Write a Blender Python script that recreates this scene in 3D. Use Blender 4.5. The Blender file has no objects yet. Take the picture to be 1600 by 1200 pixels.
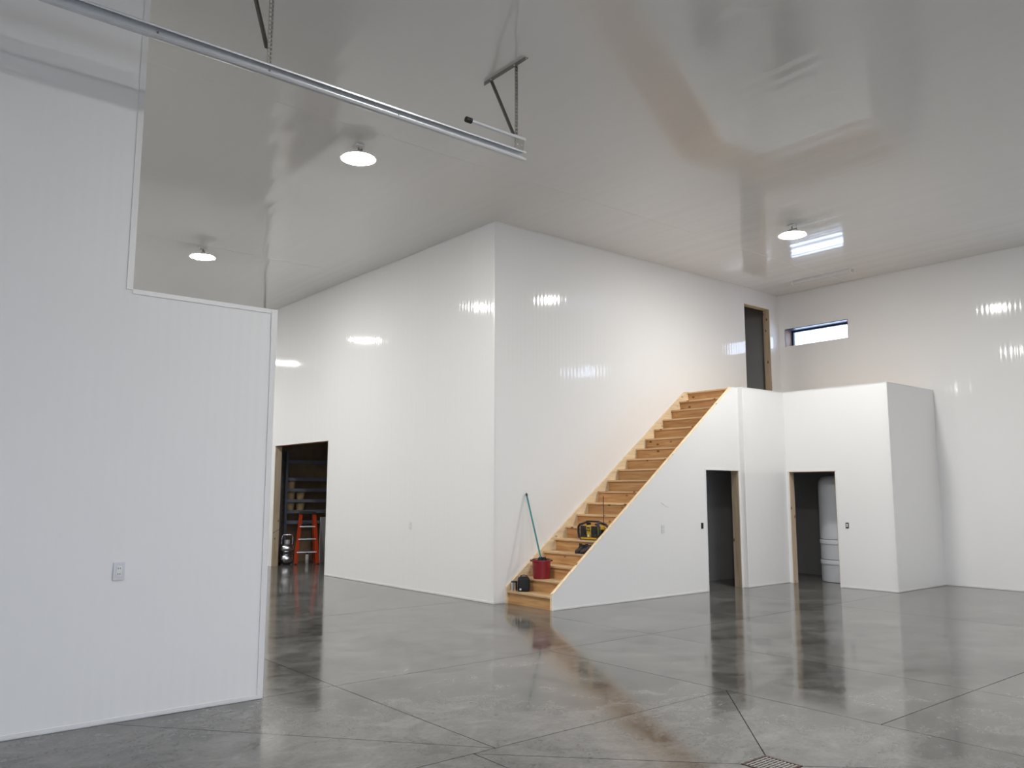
import bpy, bmesh, math, random
from mathutils import Vector, Matrix

random.seed(7)
scene = bpy.context.scene
C = scene.collection

# ------------------------------------------------------------------ camera
YAW, PITCH, ROLL, FPX, CAM_H = math.radians(50.478), math.radians(7.458), math.radians(0.0536), 1282.07, 1.64
fw = Vector((math.cos(YAW)*math.cos(PITCH), math.sin(YAW)*math.cos(PITCH), math.sin(PITCH)))
rt = Vector((math.sin(YAW), -math.cos(YAW), 0)); up = rt.cross(fw)
r2 = rt*math.cos(ROLL) + up*math.sin(ROLL); u2 = up*math.cos(ROLL) - rt*math.sin(ROLL)
cd = bpy.data.cameras.new('camera'); cam = bpy.data.objects.new('camera', cd); C.objects.link(cam)
cam.matrix_world = Matrix(((r2.x, u2.x, -fw.x, 0), (r2.y, u2.y, -fw.y, 0), (r2.z, u2.z, -fw.z, CAM_H), (0, 0, 0, 1)))
cd.sensor_fit = 'HORIZONTAL'; cd.sensor_width = 36.0; cd.lens = FPX/1600*36.0; cd.clip_end = 200
scene.camera = cam

# ------------------------------------------------------------------ sky, exposure
SKY = 7.5
LAMP = 365.0
world = bpy.data.worlds.new('sky'); scene.world = world; world.use_nodes = True
bg = world.node_tree.nodes['Background']; bg.inputs[0].default_value = (0.63, 0.755, 1.0, 1); bg.inputs[1].default_value = SKY
vs = scene.view_settings
vs.view_transform = 'Standard'; vs.look = 'None'; vs.exposure = 0.0; vs.gamma = 1.0; vs.use_curve_mapping = False

# ------------------------------------------------------------------ measurements (metres)
H = 5.808
XC, YC, YE = 7.639, 9.677, 18.60          # central block
XF = 15.383                               # far right wall
YS = 8.631                                # outer face of the stair wall
XS, ZS, XT, ZL = 7.859, 0.222, 12.136, 3.471
X1, YW, X2, Y3 = 12.326, 8.546, 13.624, 6.575
XD1a, XD1b, ZD = 11.348, 12.270, 2.001
YD2a, YD2b = 8.490, 7.579
YP, XP, ZP, XN = 6.529, 2.798, 3.156, 1.648
YL0, YL1, ZDL = 15.046, 17.585, 2.645
XU0, XU1, ZU = 14.143, 15.048, 5.478
XB, YB, YFAR = -6.0, -8.0, 27.0           # walls behind the camera and at the far end of the bay
NR = 19; RISE = ZL/NR; RUN = 0.2405; XR = 7.885

# ------------------------------------------------------------------ materials
def newmat(name):
    m = bpy.data.materials.new(name); m.use_nodes = True
    return m, m.node_tree.nodes, m.node_tree.links, m.node_tree.nodes['Principled BSDF']
def plain(name, col, rough=0.5, metal=0.0, spec=0.5, var=0.06, scale=30.0, emit=None, estr=0.0):
    m, N, L, b = newmat(name)
    b.inputs['Roughness'].default_value = rough; b.inputs['Metallic'].default_value = metal
    b.inputs['Specular IOR Level'].default_value = spec
    tc = N.new('ShaderNodeTexCoord'); no = N.new('ShaderNodeTexNoise'); no.inputs['Scale'].default_value = scale
    no.inputs['Detail'].default_value = 3
    L.new(tc.outputs['Object'], no.inputs['Vector'])
    mx = N.new('ShaderNodeMix'); mx.data_type = 'RGBA'
    mx.inputs[6].default_value = tuple(c*(1-var) for c in col) + (1,)
    mx.inputs[7].default_value = tuple(min(1, c*(1+var)) for c in col) + (1,)
    L.new(no.outputs['Fac'], mx.inputs[0]); L.new(mx.outputs[2], b.inputs['Base Color'])
    if emit:
        b.inputs['Emission Color'].default_value = emit + (1,); b.inputs['Emission Strength'].default_value = estr
    return m
def vmath(N, op, a=None, b=None):
    n = N.new('ShaderNodeVectorMath'); n.operation = op
    return n
def pvc(name, col, rough, slope, lam=0.081, ceiling=False, spec=0.5, wsin=1.0, wnoise=2.4, nscale=9.0):
    """glossy white panel; shallow ribs tilt the normal across the panel direction"""
    m, N, L, b = newmat(name)
    b.inputs['Base Color'].default_value = col + (1,); b.inputs['Roughness'].default_value = rough
    b.inputs['Specular IOR Level'].default_value = spec
    geo = N.new('ShaderNodeNewGeometry')
    if ceiling:
        ax = N.new('ShaderNodeCombineXYZ'); ax.inputs[0].default_value = 1.0; axis = ax.outputs[0]
    else:
        cr = vmath(N, 'CROSS_PRODUCT'); L.new(geo.outputs['True Normal'], cr.inputs[0]); cr.inputs[1].default_value = (0, 0, 1)
        axis = cr.outputs[0]
    dt = vmath(N, 'DOT_PRODUCT'); L.new(geo.outputs['Position'], dt.inputs[0]); L.new(axis, dt.inputs[1])
    mu = N.new('ShaderNodeMath'); mu.operation = 'MULTIPLY'; mu.inputs[1].default_value = 2*math.pi/lam
    L.new(dt.outputs['Value'], mu.inputs[0])
    s0 = N.new('ShaderNodeMath'); s0.operation = 'SINE'; L.new(mu.outputs[0], s0.inputs[0])
    sn = N.new('ShaderNodeMath'); sn.operation = 'MULTIPLY'; sn.inputs[1].default_value = wsin; L.new(s0.outputs[0], sn.inputs[0])
    cxy = N.new('ShaderNodeCombineXYZ'); L.new(dt.outputs['Value'], cxy.inputs[0])
    no = N.new('ShaderNodeTexNoise'); no.inputs['Scale'].default_value = nscale; no.inputs['Detail'].default_value = 3
    L.new(cxy.outputs[0], no.inputs['Vector'])
    sub = N.new('ShaderNodeMath'); sub.operation = 'SUBTRACT'; sub.inputs[1].default_value = 0.5; L.new(no.outputs['Fac'], sub.inputs[0])
    ml = N.new('ShaderNodeMath'); ml.operation = 'MULTIPLY'; ml.inputs[1].default_value = wnoise; L.new(sub.outputs[0], ml.inputs[0])
    ad = N.new('ShaderNodeMath'); ad.operation = 'ADD'; L.new(sn.outputs[0], ad.inputs[0]); L.new(ml.outputs[0], ad.inputs[1])
    sc = N.new('ShaderNodeMath'); sc.operation = 'MULTIPLY'; sc.inputs[1].default_value = slope; L.new(ad.outputs[0], sc.inputs[0])
    vs_ = vmath(N, 'SCALE'); L.new(axis, vs_.inputs[0]); L.new(sc.outputs[0], vs_.inputs['Scale'])
    # very gentle unevenness of the whole sheet
    n2 = N.new('ShaderNodeTexNoise'); n2.inputs['Scale'].default_value = 0.9; n2.inputs['Detail'].default_value = 1
    L.new(geo.outputs['Position'], n2.inputs['Vector'])
    s2 = vmath(N, 'SUBTRACT'); L.new(n2.outputs['Color'], s2.inputs[0]); s2.inputs[1].default_value = (0.5, 0.5, 0.5)
    s3 = vmath(N, 'SCALE'); L.new(s2.outputs[0], s3.inputs[0]); s3.inputs['Scale'].default_value = 0.012
    a1 = vmath(N, 'ADD'); L.new(geo.outputs['Normal'], a1.inputs[0]); L.new(vs_.outputs[0], a1.inputs[1])
    a2 = vmath(N, 'ADD'); L.new(a1.outputs[0], a2.inputs[0]); L.new(s3.outputs[0], a2.inputs[1])
    nm = vmath(N, 'NORMALIZE'); L.new(a2.outputs[0], nm.inputs[0]); L.new(nm.outputs[0], b.inputs['Normal'])
    return m
def pine(name, dark, light, axis, rough=0.5):
    """board with long grain along an axis and scattered knots"""
    m, N, L, b = newmat(name)
    b.inputs['Roughness'].default_value = rough; b.inputs['Specular IOR Level'].default_value = 0.35
    tc = N.new('ShaderNodeTexCoord'); oi = N.new('ShaderNodeObjectInfo')
    of = vmath(N, 'SCALE'); of.inputs[0].default_value = (13.0, 7.0, 5.0); L.new(oi.outputs['Random'], of.inputs['Scale'])
    ad = vmath(N, 'ADD'); L.new(tc.outputs['Object'], ad.inputs[0]); L.new(of.outputs[0], ad.inputs[1])
    ml = vmath(N, 'MULTIPLY'); s = [22.0, 22.0, 22.0]; s[axis] = 1.6; ml.inputs[1].default_value = s; L.new(ad.outputs[0], ml.inputs[0])
    no = N.new('ShaderNodeTexNoise'); no.inputs['Scale'].default_value = 1.0; no.inputs['Detail'].default_value = 5; no.inputs['Distortion'].default_value = 0.8
    L.new(ml.outputs[0], no.inputs['Vector'])
    cr = N.new('ShaderNodeValToRGB'); cr.color_ramp.elements[0].position = 0.3; cr.color_ramp.elements[1].position = 0.7
    cr.color_ramp.elements[0].color = dark + (1,); cr.color_ramp.elements[1].color = light + (1,)
    L.new(no.outputs['Fac'], cr.inputs[0])
    k = vmath(N, 'MULTIPLY'); s = [7.0, 7.0, 7.0]; s[axis] = 4.0; k.inputs[1].default_value = s; L.new(ad.outputs[0], k.inputs[0])
    vo = N.new('ShaderNodeTexVoronoi'); vo.inputs['Scale'].default_value = 1.0; L.new(k.outputs[0], vo.inputs['Vector'])
    kr = N.new('ShaderNodeValToRGB'); kr.color_ramp.elements[0].position = 0.07; kr.color_ramp.elements[1].position = 0.16
    kr.color_ramp.elements[0].color = (1, 1, 1, 1); kr.color_ramp.elements[1].color = (0, 0, 0, 1)
    L.new(vo.outputs['Distance'], kr.inputs[0])
    mx = N.new('ShaderNodeMix'); mx.data_type = 'RGBA'; L.new(kr.outputs[0], mx.inputs[0]); L.new(cr.outputs[0], mx.inputs[6])
    mx.inputs[7].default_value = (dark[0]*0.3, dark[1]*0.22, dark[2]*0.2, 1)
    tn = N.new('ShaderNodeMath'); tn.operation = 'MULTIPLY_ADD'; tn.inputs[1].default_value = 0.28; tn.inputs[2].default_value = 0.86
    L.new(oi.outputs['Random'], tn.inputs[0])
    hv = N.new('ShaderNodeHueSaturation'); L.new(tn.outputs[0], hv.inputs['Value']); L.new(mx.outputs[2], hv.inputs['Color'])
    L.new(hv.outputs[0], b.inputs['Base Color'])
    return m
def concrete(name):
    m, N, L, b = newmat(name)
    geo = N.new('ShaderNodeNewGeometry')
    def noise(scale, detail, rough=0.55, dist=0.0, stretch=None):
        n = N.new('ShaderNodeTexNoise'); n.inputs['Scale'].default_value = scale; n.inputs['Detail'].default_value = detail
        n.inputs['Roughness'].default_value = rough; n.inputs['Distortion'].default_value = dist
        if stretch:
            mp = vmath(N, 'MULTIPLY'); mp.inputs[1].default_value = stretch; L.new(geo.outputs['Position'], mp.inputs[0]); L.new(mp.outputs[0], n.inputs['Vector'])
        else: L.new(geo.outputs['Position'], n.inputs['Vector'])
        return n
    n1 = noise(0.9, 8, 0.65, 0.6); n2 = noise(3.6, 9, 0.70, 0.7, (0.75, 1.0, 1.0)); n3 = noise(30, 4, 0.6)
    def mad(x, k, y):
        n = N.new('ShaderNodeMath'); n.operation = 'MULTIPLY_ADD'; n.inputs[1].default_value = k
        L.new(x, n.inputs[0])
        if isinstance(y, float): n.inputs[2].default_value = y
        else: L.new(y, n.inputs[2])
        return n.outputs[0]
    sm = mad(n3.outputs['Fac'], 0.16, mad(n2.outputs['Fac'], 0.44, mad(n1.outputs['Fac'], 0.40, 0.0)))
    cr = N.new('ShaderNodeValToRGB'); e = cr.color_ramp.elements
    e[0].position = 0.36; e[1].position = 0.64
    e[0].color = (0.045, 0.044, 0.041, 1); e[1].color = (0.195, 0.190, 0.179, 1)
    L.new(sm, cr.inputs[0]); L.new(cr.outputs[0], b.inputs['Base Color'])
    rr = N.new('ShaderNodeMapRange'); rr.inputs[1].default_value = 0.38; rr.inputs[2].default_value = 0.62
    rr.inputs[3].default_value = 0.06; rr.inputs[4].default_value = 0.17
    L.new(sm, rr.inputs[0]); L.new(rr.outputs[0], b.inputs['Roughness'])
    sp = N.new('ShaderNodeMapRange'); sp.inputs[1].default_value = 0.38; sp.inputs[2].default_value = 0.62
    sp.inputs[3].default_value = 0.28; sp.inputs[4].default_value = 0.60
    L.new(sm, sp.inputs[0]); L.new(sp.outputs[0], b.inputs['Specular IOR Level'])
    bp = N.new('ShaderNodeBump'); bp.inputs['Strength'].default_value = 0.02; bp.inputs['Distance'].default_value = 0.01
    n4 = noise(5.0, 3); L.new(n4.outputs['Fac'], bp.inputs['Height']); L.new(bp.outputs[0], b.inputs['Normal'])
    return m

M = {}
M['wall'] = pvc('white_ribbed_panel', (0.87, 0.868, 0.862), 0.06, 0.028, wsin=0.7, wnoise=3.6)
M['wall_smooth'] = pvc('white_satin_panel', (0.87, 0.868, 0.860), 0.20, 0.010)
M['ceil'] = pvc('white_ceiling_panel', (0.88, 0.872, 0.86), 0.09, 0.042, ceiling=True, spec=0.42, wsin=0.10, wnoise=4.0, nscale=5.0)
M['trim'] = plain('white_trim', (0.82, 0.815, 0.81), 0.28, var=0.02)
M['floor'] = concrete('polished_concrete')
M['joint'] = plain('dark_joint', (0.03, 0.029, 0.028), 0.9, var=0.2)
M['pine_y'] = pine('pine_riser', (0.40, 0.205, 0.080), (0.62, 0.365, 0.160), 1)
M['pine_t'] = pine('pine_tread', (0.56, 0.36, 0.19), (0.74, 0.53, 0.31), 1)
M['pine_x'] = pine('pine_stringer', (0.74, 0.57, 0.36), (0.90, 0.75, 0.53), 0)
M['pine_z'] = pine('pine_jamb', (0.46, 0.35, 0.23), (0.62, 0.50, 0.36), 2)
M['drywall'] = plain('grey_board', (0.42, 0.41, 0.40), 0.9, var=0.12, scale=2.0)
M['osb'] = plain('brown_board', (0.30, 0.21, 0.13), 0.9, var=0.3, scale=6.0)
M['galv'] = plain('galvanised_steel', (0.66, 0.68, 0.71), 0.34, 0.35, var=0.10, scale=14)
M['galv_dull'] = plain('dull_steel', (0.36, 0.35, 0.33), 0.5, 1.0, var=0.15, scale=30)
M['black'] = plain('black_plastic', (0.012, 0.012, 0.013), 0.45, var=0.1)
M['blackcloth'] = plain('black_cloth', (0.014, 0.016, 0.018), 0.8, var=0.3, scale=60)
M['red'] = plain('red_plastic', (0.23, 0.010, 0.018), 0.38, var=0.05)
M['teal'] = plain('teal_paint', (0.025, 0.22, 0.22), 0.35, var=0.05)
M['chrome'] = plain('brushed_steel', (0.75, 0.75, 0.76), 0.2, 1.0, var=0.04)
M['yellow'] = plain('yellow_plastic', (0.62, 0.37, 0.02), 0.45, var=0.06)
M['shoe'] = plain('dark_leather', (0.035, 0.026, 0.022), 0.65, var=0.3, scale=40)
M['orange'] = plain('orange_fibreglass', (0.55, 0.06, 0.015), 0.4, var=0.06)
M['rack'] = plain('blue_grey_steel', (0.20, 0.225, 0.28), 0.45, 0.2, var=0.08)
M['tan'] = plain('tan_plastic', (0.42, 0.29, 0.15), 0.6, var=0.15)
M['white'] = plain('white_plastic', (0.84, 0.84, 0.83), 0.35, var=0.02)
M['plate'] = plain('outlet_plate', (0.71, 0.71, 0.74), 0.35, var=0.02)
M['tank'] = plain('white_polymer', (0.66, 0.69, 0.73), 0.42, var=0.04, scale=5)
M['label'] = plain('pale_label', (0.7, 0.7, 0.68), 0.5, var=0.03)
M['frame'] = plain('dark_blue_frame_and_shade', (0.02, 0.035, 0.075), 0.4, var=0.05)  # own colour of the frame; also paints the shade on the window head
M['reveal'] = plain('shaded_wood_reveal', (0.20, 0.135, 0.105), 0.6, var=0.2, scale=9)  # brown wood with the shade of the window recess put into its colour
M['castiron'] = plain('grate_iron', (0.24, 0.225, 0.21), 0.45, 0.3, var=0.4, scale=40)
M['rust'] = plain('rusty_frame', (0.10, 0.058, 0.048), 0.7, 0.3, var=0.4, scale=35)
M['lens'] = plain('lamp_lens', (0.9, 0.9, 0.9), 0.4, emit=(1.0, 0.985, 0.955), estr=LAMP)
M['asphalt'] = plain('apron_concrete', (0.35, 0.35, 0.34), 0.9, var=0.15, scale=1.0)
def glass():
    m, N, L, b = newmat('window_glass')
    b.inputs['Base Color'].default_value = (1, 1, 1, 1); b.inputs['Roughness'].default_value = 0.0
    b.inputs['Transmission Weight'].default_value = 1.0; b.inputs['IOR'].default_value = 1.02
    return m
M['glass'] = glass()

# ------------------------------------------------------------------ mesh helpers
def link(name, bm, mat, parent=None, smooth=False, bevel=0.0):
    bmesh.ops.recalc_face_normals(bm, faces=bm.faces)
    me = bpy.data.meshes.new(name); bm.to_mesh(me); bm.free()
    for m in (mat if isinstance(mat, (list, tuple)) else [mat]): me.materials.append(M[m] if isinstance(m, str) else m)
    if smooth:
        for p in me.polygons: p.use_smooth = True
    o = bpy.data.objects.new(name, me); C.objects.link(o)
    if parent: o.parent = parent
    if bevel:
        md = o.modifiers.new('bevel', 'BEVEL'); md.width = bevel; md.segments = 2; md.limit_method = 'ANGLE'
    if smooth and not bevel:
        md = o.modifiers.new('split', 'EDGE_SPLIT'); md.split_angle = math.radians(38)
    return o
def box(bm, x0, x1, y0, y1, z0, z1):
    v = [bm.verts.new(p) for p in ((x0,y0,z0),(x1,y0,z0),(x1,y1,z0),(x0,y1,z0),(x0,y0,z1),(x1,y0,z1),(x1,y1,z1),(x0,y1,z1))]
    for f in ((0,3,2,1),(4,5,6,7),(0,1,5,4),(1,2,6,5),(2,3,7,6),(3,0,4,7)): bm.faces.new([v[i] for i in f])
    return v
def boxes(*bs):
    bm = bmesh.new()
    for b in bs: box(bm, *b)
    return bm
def prism(bm, pts, axis, a, b):
    """2-D outline pushed along an axis: 1 = (x,z) outline along y, 0 = (y,z) along x, 2 = (x,y) along z"""
    def P(p, t): return {1: (p[0], t, p[1]), 0: (t, p[0], p[1]), 2: (p[0], p[1], t)}[axis]
    va = [bm.verts.new(P(p, a)) for p in pts]; vb = [bm.verts.new(P(p, b)) for p in pts]
    bm.faces.new(va); bm.faces.new(vb[::-1])
    n = len(pts)
    for i in range(n): bm.faces.new((va[i], vb[i], vb[(i+1) % n], va[(i+1) % n]))
def lathe(bm, prof, cx=0, cy=0, n=24, sx=1.0, sy=1.0, cap=True):
    rings = []
    for r, z in prof:
        rings.append([bm.verts.new((cx + sx*r*math.cos(2*math.pi*i/n), cy + sy*r*math.sin(2*math.pi*i/n), z)) for i in range(n)])
    for a, b in zip(rings, rings[1:]):
        for i in range(n): bm.faces.new((a[i], a[(i+1) % n], b[(i+1) % n], b[i]))
    if cap: bm.faces.new(rings[0][::-1]); bm.faces.new(rings[-1])
def tube(bm, pts, rad, n=10):
    pts = [Vector(p) for p in pts]; rings = []
    rads = rad if isinstance(rad, (list, tuple)) else [rad]*len(pts)
    t0 = (pts[1]-pts[0]).normalized(); ref = Vector((0, 0, 1)) if abs(t0.z) < 0.9 else Vector((1, 0, 0))
    nrm = t0.cross(ref).normalized()
    for i, p in enumerate(pts):
        t = (pts[min(i+1, len(pts)-1)] - pts[max(i-1, 0)]).normalized()
        nrm = (nrm - t*nrm.dot(t)).normalized(); bn = t.cross(nrm)
        rings.append([bm.verts.new(p + (nrm*math.cos(2*math.pi*k/n) + bn*math.sin(2*math.pi*k/n))*rads[i]) for k in range(n)])
    for a, b in zip(rings, rings[1:]):
        for k in range(n): bm.faces.new((a[k], a[(k+1) % n], b[(k+1) % n], b[k]))
    bm.faces.new(rings[0][::-1]); bm.faces.new(rings[-1])
def bar(bm, a, b, w, t, side):
    """flat bar from a to b, width w along side, thickness t"""
    a, b = Vector(a), Vector(b); d = (b-a).normalized(); s = Vector(side); s = (s - d*s.dot(d)).normalized(); n = d.cross(s)
    v = [bm.verts.new(p + s*i*w/2 + n*j*t/2) for p in (a, b) for i, j in ((-1,-1),(1,-1),(1,1),(-1,1))]
    for f in ((3,2,1,0),(4,5,6,7),(0,1,5,4),(1,2,6,5),(2,3,7,6),(3,0,4,7)): bm.faces.new([v[i] for i in f])
def strip(bm, path, t, axis, a, b):
    """open polyline of sheet thickness t, pushed along an axis"""
    left, right = [], []
    for i, p in enumerate(path):
        q0 = path[max(i-1, 0)]; q1 = path[min(i+1, len(path)-1)]
        dx, dy = q1[0]-q0[0], q1[1]-q0[1]; l = math.hypot(dx, dy); nx, ny = -dy/l, dx/l
        left.append((p[0]+nx*t/2, p[1]+ny*t/2)); right.append((p[0]-nx*t/2, p[1]-ny*t/2))
    prism(bm, left + right[::-1], axis, a, b)
def tag(o, label, cat, group=None):
    o['label'] = label; o['category'] = cat
    if group: o['group'] = group
    return o
def thing(name, label, cat, loc=(0, 0, 0), rotz=0.0, group=None):
    o = bpy.data.objects.new(name, None); C.objects.link(o); o.location = loc; o.rotation_euler = (0, 0, rotz); o.empty_display_size = 0.1
    return tag(o, label, cat, group)
def struct(name, bm, mat, label, parent=None, **k):
    o = link(name, bm, mat, parent, **k)
    if not parent: o['kind'] = 'structure'; o['label'] = label
    return o
def dup(root, loc, rotz, label):
    r = root.copy(); C.objects.link(r); r.location = loc; r.rotation_euler = (0, 0, rotz); r['label'] = label
    for ch in list(root.children):
        c = ch.copy(); C.objects.link(c); c.parent = r
        for g in ch.children:
            d = g.copy(); C.objects.link(d); d.parent = c
    return r

# ------------------------------------------------------------------ floor: slabs between saw cuts
def clip(poly, p, n):
    out = []
    for i in range(len(poly)):
        a, b = poly[i], poly[(i+1) % len(poly)]
        da = (a[0]-p[0])*n[0] + (a[1]-p[1])*n[1]; db = (b[0]-p[0])*n[0] + (b[1]-p[1])*n[1]
        if da >= 0: out.append(a)
        if (da > 0 > db) or (da < 0 < db):
            t = da/(da-db); out.append((a[0]+(b[0]-a[0])*t, a[1]+(b[1]-a[1])*t))
    return out
def split(poly, p, q):
    d = (q[0]-p[0], q[1]-p[1]); n = (-d[1], d[0])
    return clip(poly, p, n), clip(poly, p, (-n[0], -n[1]))
def inset(poly, w):
    c = poly
    ar = sum(poly[i][0]*poly[(i+1) % len(poly)][1] - poly[(i+1) % len(poly)][0]*poly[i][1] for i in range(len(poly)))
    s = 1 if ar > 0 else -1
    for i in range(len(poly)):
        a, b = poly[i], poly[(i+1) % len(poly)]; dx, dy = b[0]-a[0], b[1]-a[1]; l = math.hypot(dx, dy)
        if l < 1e-6: continue
        n = (-dy/l*s, dx/l*s); c = clip(c, (a[0]+n[0]*w, a[1]+n[1]*w), n)
    return c
FL = struct('floor', boxes((XB-0.2, XF+0.2, YB-0.2, YFAR+0.2, -0.30, -0.018)), 'joint', 'polished grey concrete floor with saw cut joints')
whole = [(XB, YB), (XF, YB), (XF, YFAR), (XB, YFAR)]
slabs = []
south, north = split(whole, (0, 6.55), (-1, 6.55))
def vx(p, x): l, r = split(p, (x, 0), (x, 1)); return l, r      # left of x, right of x
def hy(p, y): a, b = split(p, (0, y), (1, y)); return a, b      # above y, below y
nl, nr = vx(north, 3.45)
for part in (nl, nr):
    hi, lo = hy(part, 10.2)
    if part is nr:
        a, b = vx(lo, 7.5); slabs += [a]
        a2, b2 = vx(b, 11.42); slabs += [a2, b2]
    else: slabs.append(lo)
    hi2, lo2 = hy(hi, 18.62); slabs += [lo2, hi2]
sw, se = vx(south, 7.5)
for part in vx(se, 11.42): slabs += list(hy(part, 3.03))
swl, swr = vx(sw, 5.9)
slabs += list(hy(swr, 3.03))
up_, lo_ = hy(swl, 4.345)
ul, ur = vx(up_, 3.45); slabs.append(ur)
slabs += [s for s in split(ul, (3.45, 4.345), (1.64, 6.55))]
ll, lr = vx(lo_, 3.27); slabs += list(hy(ll, 1.715))
sq, below = hy(lr, 1.715); slabs.append(below)
DX0, DX1, DY0, DY1 = 4.405, 4.665, 2.895, 3.155
q = [(3.27, 1.715), (5.9, 1.715), (5.9, 4.345), (3.27, 4.345)]; dq = [(DX0, DY0), (DX1, DY0), (DX1, DY1), (DX0, DY1)]
for i in range(4): slabs.append([q[i], q[(i+1) % 4], dq[(i+1) % 4], dq[i]])
for s in slabs:
    if len(s) < 3: continue
    s = inset(s, 0.0038)
    bm = bmesh.new(); prism(bm, s, 2, -0.02, 0.0); link('slab', bm, 'floor', FL)

# ------------------------------------------------------------------ ceiling and walls
struct('ceiling', boxes((XB-0.2, XF+0.32, YB-0.2, YFAR+0.2, H, H+0.2)), 'ceil', 'glossy white panelled ceiling')
tn = [0]
def trim(label, *bs, mat='trim'):
    tn[0] += 1
    return struct('trim_%d' % tn[0], boxes(*bs), mat, label)
trim('thin white joining strip across the ceiling near the track', (XB, XC+7.7, 8.085, 8.097, H-0.0015, H))
trim('thin white joining strip across the ceiling of the far bay', (XB, XC+7.7, 13.875, 13.890, H-0.002, H))

struct('wall_left', boxes((XB, XN, YP, YP+0.16, 0, H), (XN, XP, YP, YP+0.16, 0, ZP)), 'wall', 'white panelled partition wall with stepped top, nearest the camera')
W = 0.042
trim('white edge strip on the upper step of the near partition', (XN-W, XN+0.004, YP-0.006, YP+0.164, ZP+0.0, H))
trim('white edge strip along the top of the near partition', (XN+0.004, XP-W, YP-0.006, YP+0.164, ZP-0.03, ZP+0.006))
trim('white edge strip on the end of the near partition', (XP-W, XP+0.006, YP-0.007, YP+0.164, 0.004, 2.93), (XP-W-0.004, XP+0.008, YP-0.009, YP+0.166, 2.93, ZP+0.006))
trim('white base strip of the near partition', (XB, XP-W, YP-0.006, YP, 0.006, 0.034))

# central block: face to the left bay with the wide doorway
struct('wall_centre_left', boxes((XC, XC+0.14, YC, YL0, 0, H), (XC, XC+0.14, YL1, YE, 0, H), (XC, XC+0.14, YL0, YL1, ZDL, H)), 'wall', 'tall white panelled wall with a wide dark doorway')
# face to the stair with the upper doorway
struct('wall_centre_right', boxes((XC+0.14, XU0, YC, YC+0.14, 0, H), (XU1, XF, YC, YC+0.14, 0, H), (XU0, XU1, YC, YC+0.14, ZU, H), (XU0, XU1, YC, YC+0.14, 0, ZL-0.02)), 'wall', 'tall white panelled wall above the wooden stair')
struct('wall_block_end', boxes((XC, XF, YE-0.14, YE, 0, H)), 'osb', 'brown boarded end wall of the storage room')
struct('wall_storage_inner', boxes((11.6, 11.74, YC+0.14, YE-0.14, 0, 3.2)), 'osb', 'brown boarded inner wall of the storage room')
struct('wall_upper_inner', boxes((11.6, XF, 12.4, 12.5, ZL, H), (11.6, 11.7, YC+0.14, 12.4, ZL, H), (XF-0.02, XF-0.001, YC+0.14, 12.4, ZL, H)), 'drywall', 'grey board lining of the upper room')
struct('floor_upper', boxes((XC+0.14, XF, YC+0.14, YE-0.14, 3.2, ZL-0.02)), 'drywall', 'upper floor inside the block')
trim('white corner strip on the outer corner of the tall block', (XC-0.004, XC+0.028, YC-0.004, YC, 0.006, H), (XC-0.004, XC, YC, YC+0.028, 0.006, H))
trim('white base strip under the tall left wall', (XC-0.006, XC, YC+0.028, YL0, 0.006, 0.034))
trim('white base strip in front of the stair foot', (XC+0.028, 7.82, YC-0.006, YC, 0.006, 0.034))
trim('white cove strip at the top of the tall left wall', (XC-0.012, XC, YC, YE, H-0.012, H))
trim('white cove strip at the top of the tall right wall', (XC, XF, YC-0.012, YC, H-0.012, H))
trim('white edge strip around the wide doorway', (XC-0.005, XC, YL0-0.03, YL0, 0, ZDL+0.03), (XC-0.005, XC, YL1, YL1+0.03, 0, ZDL+0.03), (XC-0.005, XC, YL0, YL1, ZDL, ZDL+0.03))

# far right wall with two slit windows
WZ0, WZ1 = 4.675, 5.058
WY = [(8.13, 9.54), (2.9, 4.31)]
bs = [(XF, XF+0.32, YB, WY[1][0], 0, H), (XF, XF+0.32, WY[1][1], WY[0][0], 0, H), (XF, XF+0.32, WY[0][1], YFAR, 0, H)]
for a, b in WY: bs += [(XF, XF+0.32, a, b, 0, WZ0), (XF, XF+0.32, a, b, WZ1, H)]
struct('wall_right', boxes(*bs), 'wall', 'white panelled far wall with a slit window')
trim('white base strip of the far right wall', (XF-0.006, XF, YB, Y3, 0.006, 0.034))
trim('white cove strip at the top of the far right wall', (XF-0.012, XF, YB, YC, H-0.012, H))
for i, (a, b) in enumerate(WY):
    w = bpy.data.objects.new('window_%d' % (i+1), None); C.objects.link(w); w['kind'] = 'structure'
    w.location = (XF+0.1, (a+b)/2, WZ0)
    w['label'] = ['slit window high on the far wall beside the upper doorway', 'second slit window high on the far wall'][i]
    def part(n, m, *q):
        bm = boxes(*q); bmesh.ops.translate(bm, verts=bm.verts, vec=(-XF-0.1, -(a+b)/2, -WZ0)); return link(n, bm, m, w)
    f0, f1 = XF+0.24, XF+0.30
    part('jamb', 'reveal', (XF+0.002, f0, b-0.012, b-0.0005, WZ0+0.0005, WZ1-0.0005))
    part('jamb', 'reveal', (XF+0.002, f0, a+0.0005, a+0.012, WZ0+0.0005, WZ1-0.0005))
    part('head', 'frame', (XF+0.002, f0, a+0.012, b-0.012, WZ1-0.012, WZ1-0.0005))  # dark blue carries the bluish shade under the head
    part('sill', 'trim', (XF+0.002, f0, a+0.012, b-0.012, WZ0+0.0005, WZ0+0.012))
    part('window_frame', 'frame', (f0, f1, a+0.0005, a+0.04, WZ0+0.0005, WZ1-0.0005), (f0, f1, b-0.06, b-0.0005, WZ0+0.0005, WZ1-0.0005),
         (f0, f1, a+0.04, b-0.06, WZ0+0.0005, WZ0+0.03), (f0, f1, a+0.04, b-0.06, WZ1-0.05, WZ1-0.0005))
    part('pane', 'glass', (f0+0.02, f0+0.026, a+0.04, b-0.06, WZ0+0.03, WZ1-0.05))

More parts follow.
